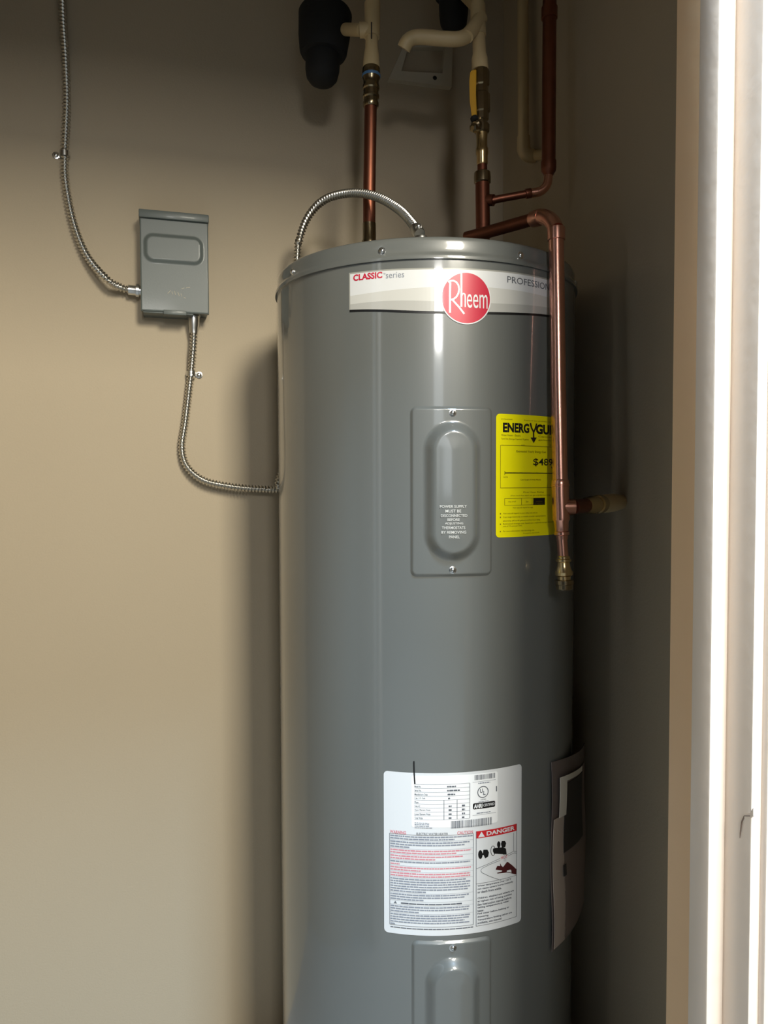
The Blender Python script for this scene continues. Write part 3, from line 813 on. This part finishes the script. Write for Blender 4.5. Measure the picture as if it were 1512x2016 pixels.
# ------------------------------------------------------------------ hot pipe, left of the lid
HD = 1.37
def hp(x, y): return at(x, y, HD)
hot = thing('copper_water_pipe', 'dull red copper pipe rising from the lid behind the looping conduit', 'pipe', hp(727, 476))
lid_h = Vector((hp(727, 476).x, hp(727, 476).y, TOP - 0.0018))
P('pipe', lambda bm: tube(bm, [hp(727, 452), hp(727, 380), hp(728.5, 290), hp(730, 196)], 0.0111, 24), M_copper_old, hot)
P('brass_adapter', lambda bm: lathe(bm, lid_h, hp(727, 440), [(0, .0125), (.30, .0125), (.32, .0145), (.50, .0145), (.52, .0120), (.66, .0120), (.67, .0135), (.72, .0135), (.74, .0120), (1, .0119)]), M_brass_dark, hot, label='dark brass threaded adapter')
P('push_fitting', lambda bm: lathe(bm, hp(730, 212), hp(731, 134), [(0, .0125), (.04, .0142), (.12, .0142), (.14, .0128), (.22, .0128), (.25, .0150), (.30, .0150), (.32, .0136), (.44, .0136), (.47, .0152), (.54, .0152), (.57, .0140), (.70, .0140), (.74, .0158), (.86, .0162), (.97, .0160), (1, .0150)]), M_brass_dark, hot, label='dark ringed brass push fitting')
P('blue_ring', lambda bm: lathe(bm, hp(731, 153), hp(731, 147), [(0, .0162), (.2, .0168), (.8, .0168), (1, .0160)]), M_blue, hot)
hc = thing('plastic_pipe_tee', 'cream plastic pipe tee above the copper pipe with a stub to the left', 'pipe fitting', hp(731, 134))
P('reducer', lambda bm: lathe(bm, hp(731, 134), hp(732, 70), [(0, .0152), (.12, .0150), (.35, .0140), (.6, .0118), (1, .0110)]), M_cpvc, hc)
P('tee_body', lambda bm: (tube(bm, [hp(732, 74), hp(733, 40), hp(733, 6)], 0.0142, 24), tube(bm, [hp(733, 58), hp(708, 59)], 0.0132, 20)), M_cpvc, hc)
P('stub', lambda bm: tube(bm, [hp(712, 59), at(680, 58, 1.41)], 0.0108, 20), M_cpvc, hc)
P('upper_pipe', lambda bm: tube(bm, [hp(733, 12), hp(734, -60), ceil_pt(hp(736, -180))], 0.0112, 24), M_cpvc, hc)
P('slot_mark', lambda bm: tube(bm, [hp(731.5, 44) - ray(731, 44) * 0.0142, hp(731.5, 76) - ray(731, 76) * 0.0142], 0.0012, 8), M_photo, hc)
def housing(bm, top, bot, r):
    lathe(bm, top, bot, [(0, r * .80), (.02, r * .98), (.06, r * 1.04), (.35, r * 1.0), (.56, r * .92), (.60, r * .86), (.61, r * .68), (.80, r * .66), (.90, r * .60), (.96, r * .46), (.99, r * .25), (1, .001)], 32)
b1 = thing('rubber_pipe_cap', 'black two-stepped rubber cap on the plastic stub at upper left', 'cap', at(634, 170, 1.44))
P('body', lambda bm: housing(bm, at(641, 20, 1.44), at(633, 169, 1.44), 0.0485), M_black, b1)
b2 = thing('rubber_pipe_cap', 'black rounded rubber cap behind the plastic tee at top edge', 'cap', at(893, 70, 1.50))
P('body', lambda bm: housing(bm, at(893, -120, 1.50), at(893, 66, 1.50), 0.043), M_black, b2)

# ------------------------------------------------------------------ cold pipe with valve
VX = 951
def vp(y, dx=0): return at(VX + dx + (466 - y) * -0.012, y, HD)
lid_c = Vector((vp(466).x, vp(466).y, TOP - 0.0018))
cold = thing('copper_water_pipe', 'dark copper riser under the yellow-handled valve, teed towards the right', 'pipe', lid_c)
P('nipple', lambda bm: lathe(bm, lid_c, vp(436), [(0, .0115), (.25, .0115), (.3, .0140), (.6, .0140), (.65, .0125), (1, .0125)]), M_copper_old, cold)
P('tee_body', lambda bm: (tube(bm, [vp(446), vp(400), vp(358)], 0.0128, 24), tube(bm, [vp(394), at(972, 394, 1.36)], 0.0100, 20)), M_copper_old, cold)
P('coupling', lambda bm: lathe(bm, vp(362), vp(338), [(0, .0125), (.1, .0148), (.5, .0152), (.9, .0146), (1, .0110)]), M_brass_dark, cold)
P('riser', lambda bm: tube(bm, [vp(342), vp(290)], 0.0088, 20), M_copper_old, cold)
P('upper_coupling', lambda bm: lathe(bm, vp(325), vp(262), [(0, .0088), (.05, .0100), (.3, .0100), (.35, .0112), (.5, .0112), (.55, .0098), (.8, .0098), (1, .0105)]), M_brass, cold)
br = [at(966, 395, 1.362), at(985, 391, 1.36), at(1010, 386.5, 1.36), at(1040, 381, 1.36)]
P('branch', lambda bm: tube(bm, br, 0.0066, 18), M_copper_old, cold)
ec = at(1072, 377, 1.36); up = at(1081, 330, 1.36)
ep = [at(1040, 381, 1.36)] + bend(at(1036, 381.5, 1.36), at(1077, 376, 1.36), at(1080, 336, 1.36), 0.024) + [at(1080, 340, 1.36)]
P('elbow', lambda bm: tube(bm, ep, 0.0080, 18), M_copper, cold)
P('elbow_collar', lambda bm: lathe(bm, at(1034, 382, 1.36), at(1046, 380, 1.36), [(0, .0068), (.05, .0086), (.9, .0086), (1, .008)]), M_copper_old, cold)
P('reducer', lambda bm: lathe(bm, at(1080, 346, 1.36), at(1080, 318, 1.36), [(0, .0082), (.15, .0095), (.3, .0125), (.5, .0135), (1, .0135)]), M_copper_old, cold)
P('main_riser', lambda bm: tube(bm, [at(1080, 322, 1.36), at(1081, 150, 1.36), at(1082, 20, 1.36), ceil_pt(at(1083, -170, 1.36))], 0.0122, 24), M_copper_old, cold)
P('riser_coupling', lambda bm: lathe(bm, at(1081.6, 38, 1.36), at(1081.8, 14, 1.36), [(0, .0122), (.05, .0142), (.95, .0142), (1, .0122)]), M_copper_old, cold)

vl = thing('ball_valve', 'brass shutoff valve with a yellow lever handle', 'valve', vp(264))
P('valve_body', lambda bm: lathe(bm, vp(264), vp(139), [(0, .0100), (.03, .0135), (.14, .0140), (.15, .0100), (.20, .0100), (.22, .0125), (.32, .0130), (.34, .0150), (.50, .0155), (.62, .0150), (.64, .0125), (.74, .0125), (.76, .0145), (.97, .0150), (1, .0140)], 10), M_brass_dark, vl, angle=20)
hd = 1.345
def handle(bm):
    pts = [(926, 140), (938, 136), (937, 185), (939, 229), (929, 231), (925, 200), (924, 160)]
    f = [bm.verts.new(at(x, y, hd)) for x, y in pts]; g = [bm.verts.new(at(x, y, hd + 0.008)) for x, y in pts]
    bm.faces.new(f); bm.faces.new(g[::-1])
    for i in range(len(pts)): bm.faces.new((f[i], f[(i + 1) % len(pts)], g[(i + 1) % len(pts)], g[i]))
    bmesh.ops.bevel(bm, geom=bm.edges[:], offset=0.0015, segments=2, affect='EDGES')
P('lever', handle, M_yel_h, vl, label='yellow vinyl-covered lever')
P('lever_tip', lambda bm: lathe(bm, at(933, 229, hd + .004), at(935, 239, hd + .004), [(0, .0055), (.3, .0072), (.8, .0068), (1, .004)], 16), M_black, vl)
P('stem', lambda bm: lathe(bm, at(934, 245, hd + .002), at(950, 246, HD), [(0, .005), (.1, .0085), (.4, .0085), (.45, .006), (1, .006)], 12), M_brass_dark, vl)
P('stem_nut', lambda bm: lathe(bm, at(930, 252, hd), at(946, 252, HD - .005), [(0, .004), (.05, .0075), (.5, .0075), (.55, .005), (1, .005)], 6), M_brass_dark, vl, angle=20)

ct = thing('plastic_pipe_tee', 'cream plastic pipe branching left above the yellow-handled valve', 'pipe fitting', vp(138))
P('reducer', lambda bm: lathe(bm, vp(139, -2), vp(60, -4), [(0, .0150), (.30, .0145), (.42, .0120), (1, .0112)]), M_cpvc, ct)
P('tee_body', lambda bm: (tube(bm, [vp(70, -4), vp(10, -5)], 0.0135, 24), tube(bm, [at(946, 34, HD), at(932, 56, HD - .01), at(920, 72, HD - .02)], [.0135, .0125, .0115], 20)), M_cpvc, ct)
P('upper_pipe', lambda bm: tube(bm, [vp(14, -5), vp(-60, -5), ceil_pt(vp(-180, -5))], 0.0112, 24), M_cpvc, ct)
le = [at(932, 56, HD - .01), at(918, 71, HD - .015), at(900, 77, HD - .02), at(870, 76, HD - .02), at(835, 73, HD - .02), at(815, 74, HD - .02), at(802, 82, HD - .02), at(795, 96, HD - .015)]
P('branch', lambda bm: tube(bm, spline(le, 0.006), 0.0125, 20), M_cpvc, ct)
P('rear_stub', lambda bm: tube(bm, [vp(16, -5), at(905, -20, 1.47)], 0.0108, 18), M_cpvc, ct)

# pale frame on the back wall under that branch
YF = WALL_Y - 0.004
fo = [on_y(x, y, YF) for x, y in ((793, 92), (763, 160), (886, 176), (888, 92))]
fi = [on_y(x, y, YF) for x, y in ((801, 98), (787, 145), (868, 149), (873, 98))]
fr = thing('wall_frame', 'pale skewed plastic frame on the wall below the cream branch pipe', 'frame', fo[1])
for nm, (i, j) in (('left_side', (0, 1)), ('bottom_side', (1, 2)), ('right_side', (2, 3)), ('top_side', (3, 0))):
    def side(bm):
        a = [fo[i], fo[j], fi[j], fi[i]]; f = [bm.verts.new(p_ + Vector((0, -0.010, 0))) for p_ in a]; g = [bm.verts.new(p_ + Vector((0, 0.004, 0))) for p_ in a]
        bm.faces.new(f); bm.faces.new(g[::-1])
        for k in range(4): bm.faces.new((f[k], f[(k + 1) % 4], g[(k + 1) % 4], g[k]))
    P('frame_side', side, M_pale, fr)
P('screw_head', lambda bm: screw(bm, on_y(853, 158, YF) + Vector((0, -0.010, 0)), (0, -1, 0), 0.003), M_black, fr)

# ------------------------------------------------------------------ plastic pipe in the right corner
pv = thing('plastic_pipe', 'cream plastic pipe coming down the dark right corner behind the copper riser', 'pipe', at(1030, 310, 1.55))
DP = 1.56
P('pipe', lambda bm: tube(bm, [ceil_pt(at(1029, -150, DP)), at(1029, -150, DP), at(1029.5, 100, DP), at(1030.5, 286, DP)], 0.0112, 20), M_cpvc, pv)
el = [at(1030.5, 270, DP)] + bend(at(1030.5, 280, DP), at(1031, 309, DP), at(1058, 306, DP), 0.016) + [at(1052, 306.5, DP)]
P('elbow', lambda bm: tube(bm, el, 0.0135, 20), M_cpvc, pv)
h2 = [at(1050, 306.5, DP)] + bend(at(1060, 306, DP), at(1107, 300, 1.50), at(1108, 400, 1.50), 0.018) + [at(1108, 600, 1.50), at(1108, 900, 1.50)]
P('drop', lambda bm: tube(bm, h2, 0.0105, 20), M_cpvc, pv)

# ------------------------------------------------------------------ front copper down pipe (discharge line)
DD = 1.150
def dp(x, y): return at(x, y, DD)
dn = thing('copper_water_pipe', 'bright copper down pipe hanging in front of the tank on the right', 'pipe', dp(1112, 1160))
P('down_pipe', lambda bm: tube(bm, [dp(1095, 462), dp(1097, 600), dp(1099, 750), dp(1103, 948)], 0.01145, 28), M_copper, dn)
P('top_collar', lambda bm: lathe(bm, dp(1095, 448), dp(1095.3, 474), [(0, .0120), (.05, .0132), (.2, .0134), (.95, .0132), (1, .0116)]), M_copper, dn)
tp = [at(1045, 434, 1.215), at(1060, 428, 1.195)]
ex_ = spline([at(1052, 431, 1.205), at(1064, 427, 1.19), at(1076, 429, 1.175), at(1087, 437, 1.16), dp(1095, 452)], 0.004)
P('top_elbow', lambda bm: tube(bm, ex_, 0.0118, 22), M_copper, dn)
P('elbow_collar', lambda bm: lathe(bm, at(1050, 431.5, 1.207), at(1066, 427, 1.187), [(0, .0112), (.05, .0128), (.5, .0130), (.9, .0126), (1, .0118)]), M_copper, dn)
P('cross_pipe', lambda bm: tube(bm, [at(918, 468, 1.30), at(960, 457, 1.272), at(1055, 430, 1.203)], 0.0100, 22), M_copper_old, dn)
rv = at(918, 468, 1.30)
P('relief_valve', lambda bm: (lathe(bm, Vector((rv.x, rv.y, TOP - 0.0018)), Vector((rv.x, rv.y, TOP + 0.024)), [(0, .012), (.25, .012), (.27, .016), (.6, .016), (.62, .0125), (1, .011)], 20)), M_brass_dark, dn)
P('tee_body', lambda bm: (tube(bm, [dp(1103, 962), dp(1105, 1024)], 0.0128, 26), tube(bm, [dp(1104.5, 998), dp(1131, 998)], 0.0122, 20)), M_copper, dn)
P('tee_collar', lambda bm: lathe(bm, dp(1102.8, 944), dp(1103.3, 966), [(0, .0116), (.1, .0128), (.42, .0130), (.45, .0138), (.6, .0138), (.63, .0128), (1, .0128)]), M_copper, dn)
P('reducer', lambda bm: lathe(bm, dp(1105, 1020), dp(1106.5, 1062), [(0, .0128), (.08, .0128), (.16, .0110), (.55, .0102), (.62, .0098), (.66, .0112), (.78, .0112), (.82, .0092), (1, .0088)]), M_copper, dn)
P('lower_pipe', lambda bm: tube(bm, [dp(1106, 1056), dp(1109, 1100)], 0.0080, 20), M_copper, dn)
P('brass_end', lambda bm: lathe(bm, dp(1109, 1094), dp(1110.5, 1142), [(0, .0085), (.05, .0098), (.12, .0098), (.15, .0115), (.24, .0115), (.27, .0092), (.40, .0096), (.55, .0112), (.68, .0138), (.80, .0130), (.85, .0100), (1, .0100)]), M_brass, dn, label='brass hose end')
P('end_cap', lambda bm: lathe(bm, dp(1110.5, 1141), dp(1111, 1161), [(0, .0125), (.08, .0145), (.45, .0145), (.5, .0130), (.9, .0128), (1, .0115)]), M_brass_dark, dn)
wallp = Vector((WALL_X, 1.125, dp(1104, 998).z + 0.004))
tA = dp(1128, 998)
def tl(k): return tA.lerp(wallp, k)
P('side_outlet', lambda bm: lathe(bm, tA, tl(0.24), [(0, .0110), (.6, .0110), (1, .0112)]), M_copper_old, dn)
sp = thing('pipe_coupling', 'short brass and cream plastic coupling running from the copper tee into the right wall', 'pipe fitting', wallp)
P('brass_rings', lambda bm: lathe(bm, tl(0.24), tl(0.56), [(0, .0112), (.08, .0128), (.30, .0128), (.33, .0140), (.50, .0142), (.53, .0128), (.66, .0128), (.70, .0150), (.92, .0150), (1, .0140)]), M_brass, sp)
P('plastic_end', lambda bm: lathe(bm, tl(0.56), tl(1.0), [(0, .0140), (.10, .0150), (.55, .0150), (.75, .0135), (1, .0120)]), M_cpvc, sp)
